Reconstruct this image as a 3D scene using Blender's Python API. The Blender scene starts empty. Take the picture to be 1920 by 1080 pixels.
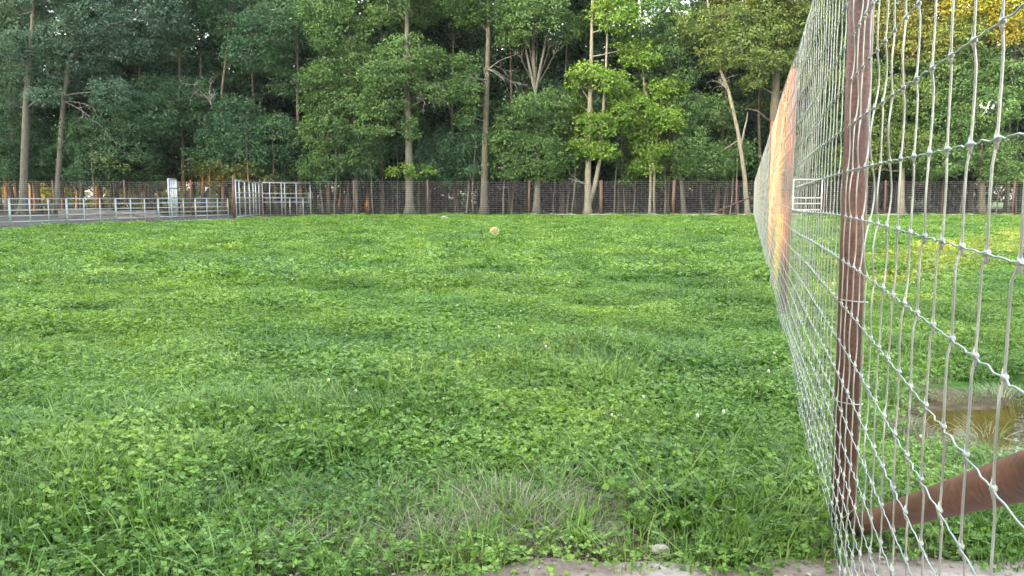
import bpy, math, random
import numpy as np
from mathutils import Vector, Matrix

random.seed(7)
rng = np.random.default_rng(11)
R = math.radians
scene = bpy.context.scene
C = scene.collection

# ------------------------------------------------------------------ camera, sky, sun, exposure
CAM_H, FPX, PITCH = 1.5, 1500.0, math.atan(168 / 1500.0)
cam_d = bpy.data.cameras.new('camera')
cam_d.sensor_width = 36.0
cam_d.lens = FPX / 1920 * 36.0
cam_d.clip_start, cam_d.clip_end = 0.05, 3000
cam = bpy.data.objects.new('camera', cam_d)
cam.location = (0, 0, CAM_H)
cam.rotation_euler = (math.pi / 2 - PITCH, 0, 0)
C.objects.link(cam)
scene.camera = cam

SUN_DIR = Vector((0.68, 0.733, -0.12)).normalized()        # the way the light travels
SUN_EL = math.asin(-SUN_DIR.z)
world = bpy.data.worlds.new('World')
scene.world = world
world.use_nodes = True
wn, wl = world.node_tree.nodes, world.node_tree.links
sky = wn.new('ShaderNodeTexSky')
sky.sky_type = 'NISHITA'
sky.sun_disc = False
sky.sun_elevation = SUN_EL
sky.sun_rotation = math.atan2(-SUN_DIR.x, -SUN_DIR.y)
sky.air_density, sky.dust_density, sky.ozone_density = 1.0, 3.0, 0.6
hsv = wn.new('ShaderNodeHueSaturation')                    # thin even cloud veil greys the blue
hsv.inputs['Saturation'].default_value = 0.45
wl.new(sky.outputs[0], hsv.inputs['Color'])
bg = wn['Background']
wl.new(hsv.outputs[0], bg.inputs[0])
bg.inputs[1].default_value = 0.15

sun_d = bpy.data.lights.new('sun', 'SUN')
sun_d.energy = 1.0
sun_d.angle = R(0.5)
sun_d.color = (1.0, 0.33, 0.05)
sun = bpy.data.objects.new('sun', sun_d)
sun.rotation_euler = SUN_DIR.to_track_quat('-Z', 'Y').to_euler()
sun.location = (-30, -30, 20)
C.objects.link(sun)

vs = scene.view_settings
vs.view_transform = 'Standard'
vs.look = 'None'
vs.gamma = 1.0
vs.exposure = 4.0
vs.use_curve_mapping = False
scene.cycles.use_denoising = True
scene.cycles.max_bounces = 8
scene.cycles.transparent_max_bounces = 8

# ------------------------------------------------------------------ helpers
SP, CP = math.sin(PITCH), math.cos(PITCH)
def ray(px, py):
    u, v = (px - 960) / FPX, (540 - py) / FPX
    return Vector((u, CP + v * SP, -SP + v * CP))
def at(px, py, Y):
    d = ray(px, py)
    return d * (Y / d.y) + Vector((0, 0, CAM_H))
def ground_at(px, py):
    d = ray(px, py)
    return d * (-CAM_H / d.z) + Vector((0, 0, CAM_H))
def gh(x, y):
    """height of the lumpy meadow (numpy or float)"""
    near = np.clip((y - 3.6) / 2.0, 0, 1)
    h = 0.8 * (0.028 * np.sin(x * 2.1 + 1.3 * np.sin(y * 0.9)) * np.sin(y * 1.7 + 0.6)
         + 0.02 * np.sin(x * 4.3 + y * 2.9) + 0.03 * np.sin(x * 0.55 + 2.0) * np.sin(y * 0.43 + 1.0))
    pd = ((x - 4.0) / 1.75) ** 2 + ((y - 5.25) / 1.1) ** 2
    return h * near - 0.12 * np.exp(-pd * 1.1)

class MB:
    def __init__(self):
        self.v, self.f = [], []
    def tube(self, pts, rad, n=6, cap=True):
        pts = [Vector(p) for p in pts]
        if not hasattr(rad, '__len__'):
            rad = [rad] * len(pts)
        base = len(self.v)
        ref = None
        for i, p in enumerate(pts):
            t = (pts[min(i + 1, len(pts) - 1)] - pts[max(i - 1, 0)]).normalized()
            if ref is None:
                ref = Vector((1, 0, 0)) if abs(t.x) < 0.8 else Vector((0, 1, 0))
            a = (ref - t * ref.dot(t)).normalized()
            ref = a
            b = t.cross(a)
            for k in range(n):
                w = 2 * math.pi * k / n
                self.v.append(p + (a * math.cos(w) + b * math.sin(w)) * rad[i])
        for i in range(len(pts) - 1):
            for k in range(n):
                k2 = (k + 1) % n
                self.f.append((base + i * n + k, base + i * n + k2, base + (i + 1) * n + k2, base + (i + 1) * n + k))
        if cap:
            self.f.append(tuple(base + k for k in reversed(range(n))))
            self.f.append(tuple(base + (len(pts) - 1) * n + k for k in range(n)))
        return self
    def box(self, c, s, m=None):
        base = len(self.v)
        for x in (-.5, .5):
            for y in (-.5, .5):
                for z in (-.5, .5):
                    p = Vector((x * s[0], y * s[1], z * s[2]))
                    if m:
                        p = m @ p
                    self.v.append(p + Vector(c))
        for q in ((0, 1, 3, 2), (4, 6, 7, 5), (0, 4, 5, 1), (2, 3, 7, 6), (0, 2, 6, 4), (1, 5, 7, 3)):
            self.f.append(tuple(base + i for i in q))
        return self
    def mesh(self, name, mat, smooth=True):
        me = bpy.data.meshes.new(name)
        me.from_pydata([tuple(p) for p in self.v], [], self.f)
        if smooth:
            me.polygons.foreach_set('use_smooth', [True] * len(me.polygons))
        me.materials.append(mat)
        return me
    def build(self, name, mat, parent=None, smooth=True):
        return link(name, self.mesh(name, mat, smooth), parent)

def link(name, me, parent=None):
    o = bpy.data.objects.new(name, me)
    C.objects.link(o)
    if parent is not None:
        o.parent = parent
        o.matrix_parent_inverse = Matrix.Translation(-Vector(parent.location))
    return o
def tag(o, label=None, cat=None, group=None, kind=None):
    if label: o['label'] = label
    if cat: o['category'] = cat
    if group: o['group'] = group
    if kind: o['kind'] = kind
    return o
def empty(name, loc=(0, 0, 0), **k):
    o = bpy.data.objects.new(name, None)
    o.location = loc
    o.empty_display_size = 0.2
    C.objects.link(o)
    return tag(o, **k)
def np_mesh(name, verts, faces, mat, smooth=False):
    """verts (n,3), faces (m,k) arrays -> mesh"""
    me = bpy.data.meshes.new(name)
    verts = np.asarray(verts, np.float32); faces = np.asarray(faces, np.int32)
    k = faces.shape[1]
    me.vertices.add(len(verts)); me.vertices.foreach_set('co', verts.ravel())
    me.loops.add(faces.size); me.loops.foreach_set('vertex_index', faces.ravel())
    me.polygons.add(len(faces))
    me.polygons.foreach_set('loop_start', np.arange(0, faces.size, k, dtype=np.int32))
    me.polygons.foreach_set('use_smooth', np.full(len(faces), smooth))
    me.update(calc_edges=True)
    if mat: me.materials.append(mat)
    return me

# ------------------------------------------------------------------ materials
class NT:
    def __init__(self, name):
        self.m = bpy.data.materials.new(name)
        self.m.use_nodes = True
        self.n, self.l = self.m.node_tree.nodes, self.m.node_tree.links
        self.b = self.n['Principled BSDF']
        self.out = self.n['Material Output']
    def new(self, t, **k):
        nd = self.n.new(t)
        for a, b in k.items():
            setattr(nd, a, b)
        return nd
    def noise(self, scale, detail=3.0, vec=None, rough=0.55):
        nd = self.new('ShaderNodeTexNoise')
        nd.inputs['Scale'].default_value = scale
        nd.inputs['Detail'].default_value = detail
        nd.inputs['Roughness'].default_value = rough
        if vec is None:
            g = self.new('ShaderNodeNewGeometry'); vec = g.outputs['Position']
        self.l.new(vec, nd.inputs['Vector'])
        return nd.outputs['Fac']
    def ramp(self, fac, stops):
        nd = self.new('ShaderNodeValToRGB')
        while len(nd.color_ramp.elements) < len(stops):
            nd.color_ramp.elements.new(0.5)
        for e, (p, c) in zip(nd.color_ramp.elements, stops):
            e.position = p
            e.color = (*c, 1)
        self.l.new(fac, nd.inputs[0])
        return nd.outputs[0]
    def mix(self, fac, a, b, mode='MIX'):
        nd = self.new('ShaderNodeMix', data_type='RGBA', blend_type=mode)
        for s, v in ((nd.inputs[0], fac), (nd.inputs[6], a), (nd.inputs[7], b)):
            if isinstance(v, (int, float)): s.default_value = v
            elif isinstance(v, tuple): s.default_value = (*v, 1)
            else: self.l.new(v, s)
        return nd.outputs[2]
    def math(self, op, a, b=0.0, clamp=False):
        nd = self.new('ShaderNodeMath', operation=op, use_clamp=clamp)
        for s, v in ((nd.inputs[0], a), (nd.inputs[1], b)):
            if isinstance(v, (int, float)): s.default_value = v
            else: self.l.new(v, s)
        return nd.outputs[0]
    def set(self, color=None, rough=0.6, metal=0.0, spec=0.4, bump=None, bump_s=0.3, bump_d=0.01):
        if color is not None:
            if isinstance(color, tuple): self.b.inputs['Base Color'].default_value = (*color, 1)
            else: self.l.new(color, self.b.inputs['Base Color'])
        if isinstance(rough, (int, float)): self.b.inputs['Roughness'].default_value = rough
        else: self.l.new(rough, self.b.inputs['Roughness'])
        self.b.inputs['Metallic'].default_value = metal
        self.b.inputs['Specular IOR Level'].default_value = spec
        if bump is not None:
            bm = self.new('ShaderNodeBump')
            bm.inputs['Strength'].default_value = bump_s
            bm.inputs['Distance'].default_value = bump_d
            self.l.new(bump, bm.inputs['Height'])
            self.l.new(bm.outputs[0], self.b.inputs['Normal'])
        return self.m

def leaf_mat(name, dark, mid, light, scale=0.35, trans=0.3, spec=0.25, rough=0.5, hue=None):
    t = NT(name)
    g = t.new('ShaderNodeNewGeometry')
    oi = t.new('ShaderNodeObjectInfo')
    big = t.noise(scale, 2.0, g.outputs['Position'])
    f = t.math('ADD', t.math('MULTIPLY', g.outputs['Random Per Island'], 0.75), t.math('MULTIPLY', t.math('SUBTRACT', big, 0.58), 1.3))
    f = t.math('ADD', f, t.math('MULTIPLY', oi.outputs['Random'], 0.25))
    col = t.ramp(f, [(0.0, dark), (0.45, mid), (0.95, light)])
    if hue:
        hz = t.ramp(t.noise(hue, 3.0, g.outputs['Position']), [(0.34, (0.88, 0.95, 1.15)), (0.50, (1, 1, 1)), (0.66, (1.15, 1.04, 0.80))])
        col = t.mix(1.0, col, hz, 'MULTIPLY')
    t.set(col, rough=rough, spec=spec)
    tr = t.new('ShaderNodeBsdfTranslucent')
    t.l.new(t.mix(1.0, col, (1.2, 1.25, 0.55), 'MULTIPLY'), tr.inputs[0])
    ms = t.new('ShaderNodeMixShader')
    ms.inputs[0].default_value = trans
    t.l.new(t.b.outputs[0], ms.inputs[1]); t.l.new(tr.outputs[0], ms.inputs[2])
    t.l.new(ms.outputs[0], t.out.inputs[0])
    return t.m

def bark_mat(name, a, b, c):
    t = NT(name)
    g = t.new('ShaderNodeNewGeometry')
    mp = t.new('ShaderNodeMapping'); mp.inputs['Scale'].default_value = (9, 9, 1.4)
    t.l.new(g.outputs['Position'], mp.inputs[0])
    n1 = t.noise(1.6, 5, mp.outputs[0], 0.65)
    n2 = t.noise(0.8, 3)
    col = t.mix(t.math('MULTIPLY', n2, 0.6), t.ramp(n1, [(0.3, a), (0.55, b), (0.75, c)]), (0.10, 0.11, 0.07))
    return t.set(col, rough=0.9, spec=0.1, bump=n1, bump_s=0.7, bump_d=0.03)

M = {}
M['bark_grey'] = bark_mat('bark_grey', (0.05, 0.046, 0.04), (0.135, 0.125, 0.11), (0.235, 0.22, 0.195))
M['bark_brown'] = bark_mat('bark_brown', (0.04, 0.034, 0.028), (0.10, 0.083, 0.068), (0.18, 0.155, 0.125))
M['bark_pale'] = bark_mat('bark_pale', (0.12, 0.105, 0.08), (0.25, 0.225, 0.175), (0.36, 0.33, 0.26))
M['deadwood'] = bark_mat('deadwood', (0.20, 0.18, 0.16), (0.36, 0.33, 0.31), (0.48, 0.45, 0.42))
M['leaf_teal'] = leaf_mat('leaf_teal', (0.036, 0.080, 0.056), (0.090, 0.165, 0.115), (0.17, 0.26, 0.18))
M['leaf_deep'] = leaf_mat('leaf_deep', (0.024, 0.064, 0.032), (0.060, 0.135, 0.064), (0.12, 0.21, 0.09))
M['leaf_mid'] = leaf_mat('leaf_mid', (0.038, 0.085, 0.028), (0.095, 0.180, 0.055), (0.18, 0.28, 0.092))
M['leaf_bright'] = leaf_mat('leaf_bright', (0.05, 0.11, 0.016), (0.13, 0.24, 0.034), (0.23, 0.34, 0.065), trans=0.35)
M['leaf_olive'] = leaf_mat('leaf_olive', (0.05, 0.088, 0.022), (0.115, 0.175, 0.044), (0.20, 0.26, 0.078))
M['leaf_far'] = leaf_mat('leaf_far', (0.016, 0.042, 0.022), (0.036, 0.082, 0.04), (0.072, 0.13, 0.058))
M['leaf_yellow'] = leaf_mat('leaf_yellow', (0.10, 0.14, 0.02), (0.2, 0.24, 0.03), (0.3, 0.33, 0.06))  # the yellow of evening sunlight is put into this leaf colour
M['clover'] = leaf_mat('clover', (0.06, 0.135, 0.024), (0.155, 0.29, 0.05), (0.33, 0.47, 0.125), scale=0.55, trans=0.3, hue=0.28)
M['grass'] = leaf_mat('grass', (0.06, 0.13, 0.034), (0.145, 0.255, 0.066), (0.29, 0.39, 0.13), scale=0.45, trans=0.3, hue=0.28)
M['weed'] = leaf_mat('weed', (0.07, 0.15, 0.02), (0.13, 0.25, 0.035), (0.22, 0.34, 0.06), scale=2.0, trans=0.3)
M['straw'] = leaf_mat('straw', (0.16, 0.155, 0.09), (0.29, 0.275, 0.18), (0.44, 0.42, 0.31), scale=2.0, trans=0.15)
t = NT('clover_flower'); M['flower'] = t.set((0.56, 0.58, 0.42), rough=0.8)

def galv(name, col, metal, rough=0.45):
    t = NT(name)
    n = t.noise(14, 4)
    return t.set(t.ramp(n, [(0.3, tuple(c * 0.7 for c in col)), (0.6, col), (0.8, tuple(min(1, c * 1.15) for c in col))]), rough=rough, metal=metal, spec=0.5)
M['stay'] = galv('wire_stay', (0.41, 0.425, 0.375), 0.4, 0.36)
M['line'] = galv('wire_line', (0.36, 0.41, 0.395), 0.5, 0.4)
M['galv'] = galv('galvanised_pipe', (0.38, 0.42, 0.445), 0.35)
M['farwire'] = galv('dull_wire', (0.36, 0.34, 0.34), 0.2, 0.6)
M['white'] = galv('white_pipe', (0.78, 0.79, 0.78), 0.0, 0.5)
def rust(name, a, b, c):
    t = NT(name)
    g = t.new('ShaderNodeNewGeometry')
    mp = t.new('ShaderNodeMapping'); mp.inputs['Scale'].default_value = (1, 1, 0.45)
    t.l.new(g.outputs['Position'], mp.inputs[0])
    n1 = t.noise(5, 5, mp.outputs[0], 0.6); n2 = t.noise(60, 3)
    col = t.mix(t.ramp(n2, [(.42, (0, 0, 0)), (.68, (.75, .75, .75))]), t.ramp(n1, [(0.3, a), (0.52, b), (0.75, c)]), (0.05, 0.026, 0.02))
    n3 = t.noise(18, 5, None, .7)
    col = t.mix(t.ramp(n3, [(.56, (0, 0, 0)), (.72, (.55, .55, .55))]), col, (0.30, 0.18, 0.12))
    return t.set(col, rough=t.math('ADD', t.math('MULTIPLY', n1, 0.35), 0.38), spec=0.35, bump=n2, bump_s=0.08, bump_d=0.002)
M['rust'] = rust('rusty_pipe', (0.095, 0.046, 0.036), (0.16, 0.076, 0.058), (0.225, 0.112, 0.08))
M['rust3'] = rust('rusty_brace', (0.095, 0.036, 0.024), (0.165, 0.064, 0.040), (0.235, 0.098, 0.056))
M['rust2'] = rust('rusty_post', (0.07, 0.042, 0.036), (0.115, 0.066, 0.056), (0.165, 0.098, 0.083))

# meadow soil
t = NT('meadow_soil')
g = t.new('ShaderNodeNewGeometry')
sx = t.new('ShaderNodeSeparateXYZ'); t.l.new(g.outputs['Position'], sx.inputs[0])
n1, n2 = t.noise(0.6, 4), t.noise(9, 5)
green = t.ramp(n2, [(0.3, (0.03, 0.075, 0.014)), (0.6, (0.07, 0.15, 0.026)), (0.8, (0.11, 0.19, 0.04))])
mud = t.ramp(n2, [(0.3, (0.05, 0.036, 0.022)), (0.55, (0.11, 0.085, 0.055)), (0.8, (0.2, 0.165, 0.115))])
dx = t.math('DIVIDE', t.math('SUBTRACT', sx.outputs[0], 4.2), 1.75)
dy = t.math('DIVIDE', t.math('SUBTRACT', sx.outputs[1], 5.35), 1.05)
rr = t.math('ADD', t.math('MULTIPLY', dx, dx), t.math('MULTIPLY', dy, dy))
mm = t.math('MULTIPLY', t.math('SUBTRACT', t.math('ADD', 1.25, t.math('MULTIPLY', t.math('SUBTRACT', n1, 0.5), 1.6)), rr), 3.0, True)
near = t.math('MULTIPLY', t.math('SUBTRACT', t.math('ADD', 4.1, n1), sx.outputs[1]), 1.2, True)
mm = t.math('MAXIMUM', mm, near)
M['soil'] = t.set(t.mix(mm, green, mud), rough=0.95, spec=0.1, bump=n2, bump_s=0.6, bump_d=0.03)
t = NT('woodland_floor')
n1 = t.noise(0.9, 4); n2 = t.noise(11, 5)
M['litter'] = t.set(t.mix(n1, t.ramp(n2, [(0.3, (0.03, 0.024, 0.018)), (0.6, (0.085, 0.065, 0.05)), (0.8, (0.15, 0.12, 0.09))]), (0.045, 0.06, 0.03)), rough=0.95, spec=0.1, bump=n2, bump_d=0.05)
t = NT('yard_dirt')
n1 = t.noise(1.5, 5); n2 = t.noise(14, 5)
M['yard'] = t.set(t.mix(t.math('MULTIPLY', n2, 0.6), t.ramp(n1, [(0.3, (0.06, 0.06, 0.062)), (0.7, (0.11, 0.105, 0.105))]), (0.045, 0.04, 0.036)), rough=0.95, spec=0.1)
t = NT('concrete')
n1, n2, n3 = t.noise(2.2, 6, None, 0.65), t.noise(26, 6, None, 0.7), t.noise(7, 4)
base = t.ramp(n2, [(0.25, (0.20, 0.17, 0.15)), (0.5, (0.36, 0.315, 0.28)), (0.8, (0.50, 0.455, 0.42))])
M['concrete'] = t.set(t.mix(t.ramp(n1, [(0.40, (0, 0, 0)), (0.56, (0.9, 0.9, 0.9))]), base, t.ramp(n3, [(0.3, (0.12, 0.085, 0.065)), (0.7, (0.26, 0.2, 0.165))])), rough=0.92, spec=0.15, bump=n2, bump_s=0.6, bump_d=0.008)
t = NT('stone')
n1, n2 = t.noise(5, 4), t.noise(40, 4)
M['stone'] = t.set(t.mix(0.4, t.ramp(n1, [(0.3, (0.22, 0.19, 0.15)), (0.7, (0.46, 0.42, 0.35))]), t.ramp(n2, [(0.3, (0.15, 0.13, 0.1)), (0.7, (0.5, 0.46, 0.4))])), rough=0.9)
t = NT('weathered_timber')
g = t.new('ShaderNodeNewGeometry')
mp = t.new('ShaderNodeMapping'); mp.inputs['Scale'].default_value = (1.2, 6, 12); t.l.new(g.outputs['Position'], mp.inputs[0])
n1 = t.noise(1.5, 4, mp.outputs[0])
M['timber'] = t.set(t.ramp(n1, [(0.3, (0.10, 0.09, 0.085)), (0.6, (0.19, 0.17, 0.155)), (0.8, (0.26, 0.235, 0.21))]), rough=0.9, spec=0.1)
t = NT('tan_ball')
n1 = t.noise(9, 3); n2 = t.noise(60, 3)
M['ball'] = t.set(t.mix(t.math('MULTIPLY', n2, 0.4), t.ramp(n1, [(0.35, (0.48, 0.29, 0.16)), (0.65, (0.66, 0.48, 0.30))]), (0.36, 0.19, 0.10)), rough=0.75, spec=0.2, bump=n2, bump_s=0.2)
t = NT('pond_water')
t.set((0.06, 0.044, 0.016), rough=0.04, spec=0.6, bump=t.noise(7, 2), bump_s=0.06, bump_d=0.02)
M['water'] = t.m

# ------------------------------------------------------------------ the setting: ground sheets
def grid_sheet(name, x0, x1, y0, y1, nx, ny, mat, zf, kind='structure', warp=None):
    xs = np.linspace(x0, x1, nx) if not hasattr(nx, '__len__') else np.asarray(nx)
    ys = np.linspace(y0, y1, ny) if not hasattr(ny, '__len__') else np.asarray(ny)
    X, Y = np.meshgrid(xs, ys)
    if warp: X, Y = warp(X, Y)
    Z = zf(X, Y)
    v = np.stack([X, Y, Z], -1).reshape(-1, 3)
    a = np.arange(len(ys) * len(xs)).reshape(len(ys), len(xs))
    f = np.stack([a[:-1, :-1], a[:-1, 1:], a[1:, 1:], a[1:, :-1]], -1).reshape(-1, 4)
    o = link(name, np_mesh(name, v, f, mat, True))
    return tag(o, kind=kind)

xs = np.concatenate([[-1500, -600, -250, -120], np.linspace(-70, -12, 60), np.linspace(-11.5, 11.5, 180), np.linspace(12, 70, 60), [120, 250, 600, 1500]])
ys = np.concatenate([[-1500, -500, -150, -40], np.linspace(-8, 0, 8), np.linspace(0.3, 20, 160), np.linspace(20.5, 75, 110), [120, 250, 600, 1800]])
grid_sheet('meadow_ground', 0, 0, 0, 0, xs, ys, M['soil'],
           lambda X, Y: np.where((np.abs(X) < 71) & (Y > 0) & (Y < 72), gh(X, Y), 0.0))
grid_sheet('woodland_floor', 0, 0, 0, 0, np.linspace(-140, 140, 80), np.linspace(0, 1, 24), M['litter'],
           lambda X, Y: 0.07 + 0.04 * np.sin(X * 0.7) * np.sin(Y * 0.9),
           warp=lambda X, Y: (X, 68.1 + 0.35 * np.sin(X * 1.3) + Y * 78))

# dirt yard behind the low corral panels
def yard_warp(X, Y):
    left = -60 + Y * 0
    edge = -24.0 + 0.314 * (Y - 38.8) - 1.9 + 0.25 * np.sin(Y * 2.3)
    return left + (edge - left) * X, Y
grid_sheet('dirt_yard', 0, 0, 0, 0, np.linspace(0, 1, 30), np.linspace(30, 67.6, 50), M['yard'],
           lambda X, Y: 0.085 + 0.012 * np.sin(X * 1.7 + Y), warp=yard_warp)

# concrete path along the bottom of the frame: an uneven slab with broken edge
def path_z(X, Y):
    return 0.035 + 0.006 * np.sin(X * 3.1) * np.cos(Y * 4.0)
def path_warp(X, Y):
    edge = 3.06 + 0.055 * X + 0.045 * np.sin(X * 5.1 + 0.6) + 0.025 * np.sin(X * 13.0) - 0.40 * np.clip((-0.45 - X) / 0.7, 0, 1) ** 0.8
    return X, edge - (1 - Y) * 4.0
p = grid_sheet('concrete_path', 0, 0, 0, 0, np.linspace(-6, 9, 220), np.concatenate([np.linspace(0, 0.9, 14), np.linspace(0.91, 1, 12)]), M['concrete'], path_z, warp=path_warp)
sol = p.modifiers.new('thick', 'SOLIDIFY'); sol.thickness = 0.08; sol.offset = -1

# puddle
a = np.linspace(0, 2 * np.pi, 64, endpoint=False)
rad = 1 + 0.12 * np.sin(a * 3 + 1) + 0.07 * np.sin(a * 5) + 0.04 * np.sin(a * 9)
ring = np.stack([4.0 + 1.55 * rad * np.cos(a), 5.25 + 0.98 * rad * np.sin(a), np.full(64, -0.066)], -1)
me = bpy.data.meshes.new('puddle'); me.from_pydata([tuple(q) for q in ring], [], [tuple(range(64))]); me.materials.append(M['water'])
tag(link('puddle', me), kind='structure')

# pale stony bank along the far fence
def bank_warp(X, Y):
    return X, 65.6 + 0.5 * np.sin(X * 0.8) + 0.25 * np.sin(X * 2.9) + Y * (1.0 + 0.35 * np.sin(X * 1.9))
grid_sheet('stony_bank', 0, 0, 0, 0, np.linspace(1.5, 60, 260), np.linspace(0, 1, 7), M['stone'],
           lambda X, Y: 0.10 + 0.14 * np.sin(np.clip((Y - 65.4) / 2.0, 0, 1) * np.pi) + 0.03 * np.sin(X * 6.1) * np.sin(X * 2.3), warp=bank_warp)

# ------------------------------------------------------------------ right-hand woven wire fence
FA, FB = 0.40, 0.2946                                    # mesh plane x = FA + FB*y
FD = Vector((FB, 1, 0)).normalized()
FN = Vector((FD.y, -FD.x, 0))                            # to the far side of the mesh
def fpt(y, z, off=0.0, along=0.0):
    return Vector((FA + FB * y, y, z)) + FN * off + FD * along
WZ = [.05, .115, .185, .26, .34, .43, .53, .64, .76, .90, 1.06, 1.24, 1.425, 1.61, 1.795, 1.98, 2.165, 2.35, 2.535, 2.72, 2.905]
fence = empty('woven_wire_fence', fpt(3.4, 0), label='tall galvanised woven wire fence with rusty posts along the right of the meadow', cat='fence')
POST_Y = [-3.1 + 6.5 * k for k in range(12)]
for i, y in enumerate(POST_Y):
    b = MB()
    c = fpt(y, 0, 0.058)
    lean = FD * (0.012 * math.sin(i * 2.1)) + FN * (0.01 * math.cos(i * 3.3))
    b.tube([c + Vector((0, 0, -0.2)), c + lean * 1.5 + Vector((0, 0, 1.5)), c + lean * 3 + Vector((0, 0, 3.04))], 0.050, 14)
    po = b.build('post', M['rust'], fence)
    if y < 20:
        for z in (0.62, 1.06, 2.52):
            w = MB()
            w.tube([c + Vector((0.055 * math.cos(q), 0.055 * math.sin(q), z + 0.012 * math.sin(q * 0.5))) for q in np.linspace(0, 2 * math.pi, 18)], 0.0028, 5)
            w.build('tie_wire', M['stay'], po)
b = MB()
e0, e1 = fpt(3.52, 0.02, 0.12), fpt(-3.05, 3.12, 0.12)
b.tube([e0.lerp(e1, k / 8) for k in range(9)], 0.043, 18)
b.build('brace_pipe', M['rust3'], fence)
b = MB()
bd = (e1 - e0).normalized()
b.tube([e0 + bd * q for q in (.10, .105, .125, .13)], [.044, .049, .049, .044], 18, cap=False)
b.build('weld_bead', M['rust'], fence)

def near_bulge(y):
    return math.exp(-((y - 2.75) / 0.7) ** 2)
def line_off(y, k):
    """sideways bow and sag of line wire k"""
    s = math.sin((y + 3.1) / 6.5 * math.pi)
    sag = -0.018 * s * s * (1 + 0.5 * math.sin(k * 1.7))
    bow = 0.012 * math.sin(y * 0.9 + k) * s * s
    return bow, sag
for k, z in enumerate(WZ):
    b = MB()
    pts = []
    y = -3.1
    while y < 70:
        bow, sag = line_off(y, k)
        if y < 0.3: st = 0.4
        elif y < 5: st = 0.03
        elif y < 12: st = 0.08
        else: st = 0.8
        amp = 0.0022 * (1 + .6 * math.sin(y * 7.3 + k * 2.2)) if y < 12 else 0
        ph = y * 2 * math.pi / 0.083 + k
        pts.append(fpt(y, z + sag + amp * math.sin(ph), bow + amp * math.cos(ph)))
        y += st
    b.tube(pts, 0.0019 if k not in (0, 20) else 0.0026, 5)
    b.build('line_wire', M['line'], fence)

def stay_path(y, i, detail):
    r = random.Random(i)
    pts = []
    kk = len(WZ)
    for k in range(kk):
        bow, sag = line_off(y, k)
        jx = 0.006 * r.uniform(-1, 1)
        z = WZ[k] + sag
        pts.append((fpt(y, z, bow + 0.003, jx), 0))
        if k < kk - 1:
            amp = r.uniform(-1, 1) * (0.010 + (0.036 if z > 1.2 else 0.008) * near_bulge(y))
            n = 5 if detail else 2
            for q in range(1, n):
                w = q / n
                pts.append((fpt(y, z + (WZ[k + 1] - WZ[k]) * w, bow + 0.003 + 0.4 * amp * math.sin(w * math.pi), jx + amp * math.sin(w * math.pi)), 1))
    return pts
stay_ys = []
y = 0.7
while y < 69.5:
    stay_ys.append(y); y += 0.165
for i, y in enumerate(stay_ys[:290]):
    det = y < 7
    pts = stay_path(y, i, det)
    b = MB()
    b.tube([p for p, _ in pts], 0.0025 if det else 0.0017, 6 if det else 4)
    for p, q in pts:
        if q: continue
        if det:
            s = 0.013
            b.tube([p - FD * s, p - FD * s * .5 + Vector((0, 0, .003)), p, p + FD * s * .5 - Vector((0, 0, .003)), p + FD * s], [0.002, 0.005, 0.0066, 0.005, 0.002], 7)
            b.tube([p + Vector((0, 0, -.017)) - FD * .003, p + FD * .002, p + Vector((0, 0, .017)) + FD * .004], [0.0025, 0.0058, 0.0025], 6)
        else:
            b.tube([p - FD * 0.014, p, p + FD * 0.014], [0.002, 0.0045, 0.002], 4)
    b.build('stay_wire', M['stay'], fence)
b = MB()
for i, y in enumerate(stay_ys[290:]):
    b.tube([fpt(y, WZ[0], 0.003), fpt(y, 1.5, 0.006 * math.sin(i)), fpt(y, WZ[-1], 0.003)], 0.0019, 4, cap=False)
tag(b.build('far_stay_wires', M['stay'], fence), kind='stuff')

# ------------------------------------------------------------------ back fence across the wood edge
FY = 68.0
back = empty('back_wire_fence', (0, FY, 0), label='long dull woven wire fence with rusty posts along the foot of the wood', cat='fence')
for k in range(17):
    b = MB()
    z = 0.14 + 0.172 * k
    b.tube([Vector((x, FY + 0.03 * math.sin(x * 0.7 + k), z + 0.025 * math.sin(x * 0.21 + k * 0.3) + 0.02 * math.sin(x * 1.23))) for x in np.linspace(-62, 62, 160)], 0.0065, 4)
    b.build('line_wire', M['farwire'], back)
b = MB()
for x in np.arange(-62, 62, 0.33):
    b.tube([(x, FY, 0.12), (x + 0.01, FY + 0.02, 1.4), (x, FY, 2.9)], 0.003, 3, cap=False)
tag(b.build('stay_wires', M['farwire'], back), kind='stuff')
for px in (-30, 103, 236, 360, 665, 803, 992, 1127, 1262, 1380, 1540, 1658, 1772, 1898, 2020):
    g0 = at(px, 400, FY - 0.12)
    b = MB()
    w = 0.08 if px not in (1262, 1127) else 0.14
    b.tube([(g0.x, g0.y, -0.2), (g0.x + random.uniform(-.03, .03), g0.y, 1.5), (g0.x + random.uniform(-.05, .05), g0.y, 3.02)], w, 10)
    b.build('post', M['rust2'], back)
b = MB(); a0, a1 = at(1332, 401, FY - 0.35), at(1412, 368, FY - 0.35)
b.tube([a0, a0.lerp(a1, .5), a1], 0.055, 8)
b.build('brace_pipe', M['rust2'], back)

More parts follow.
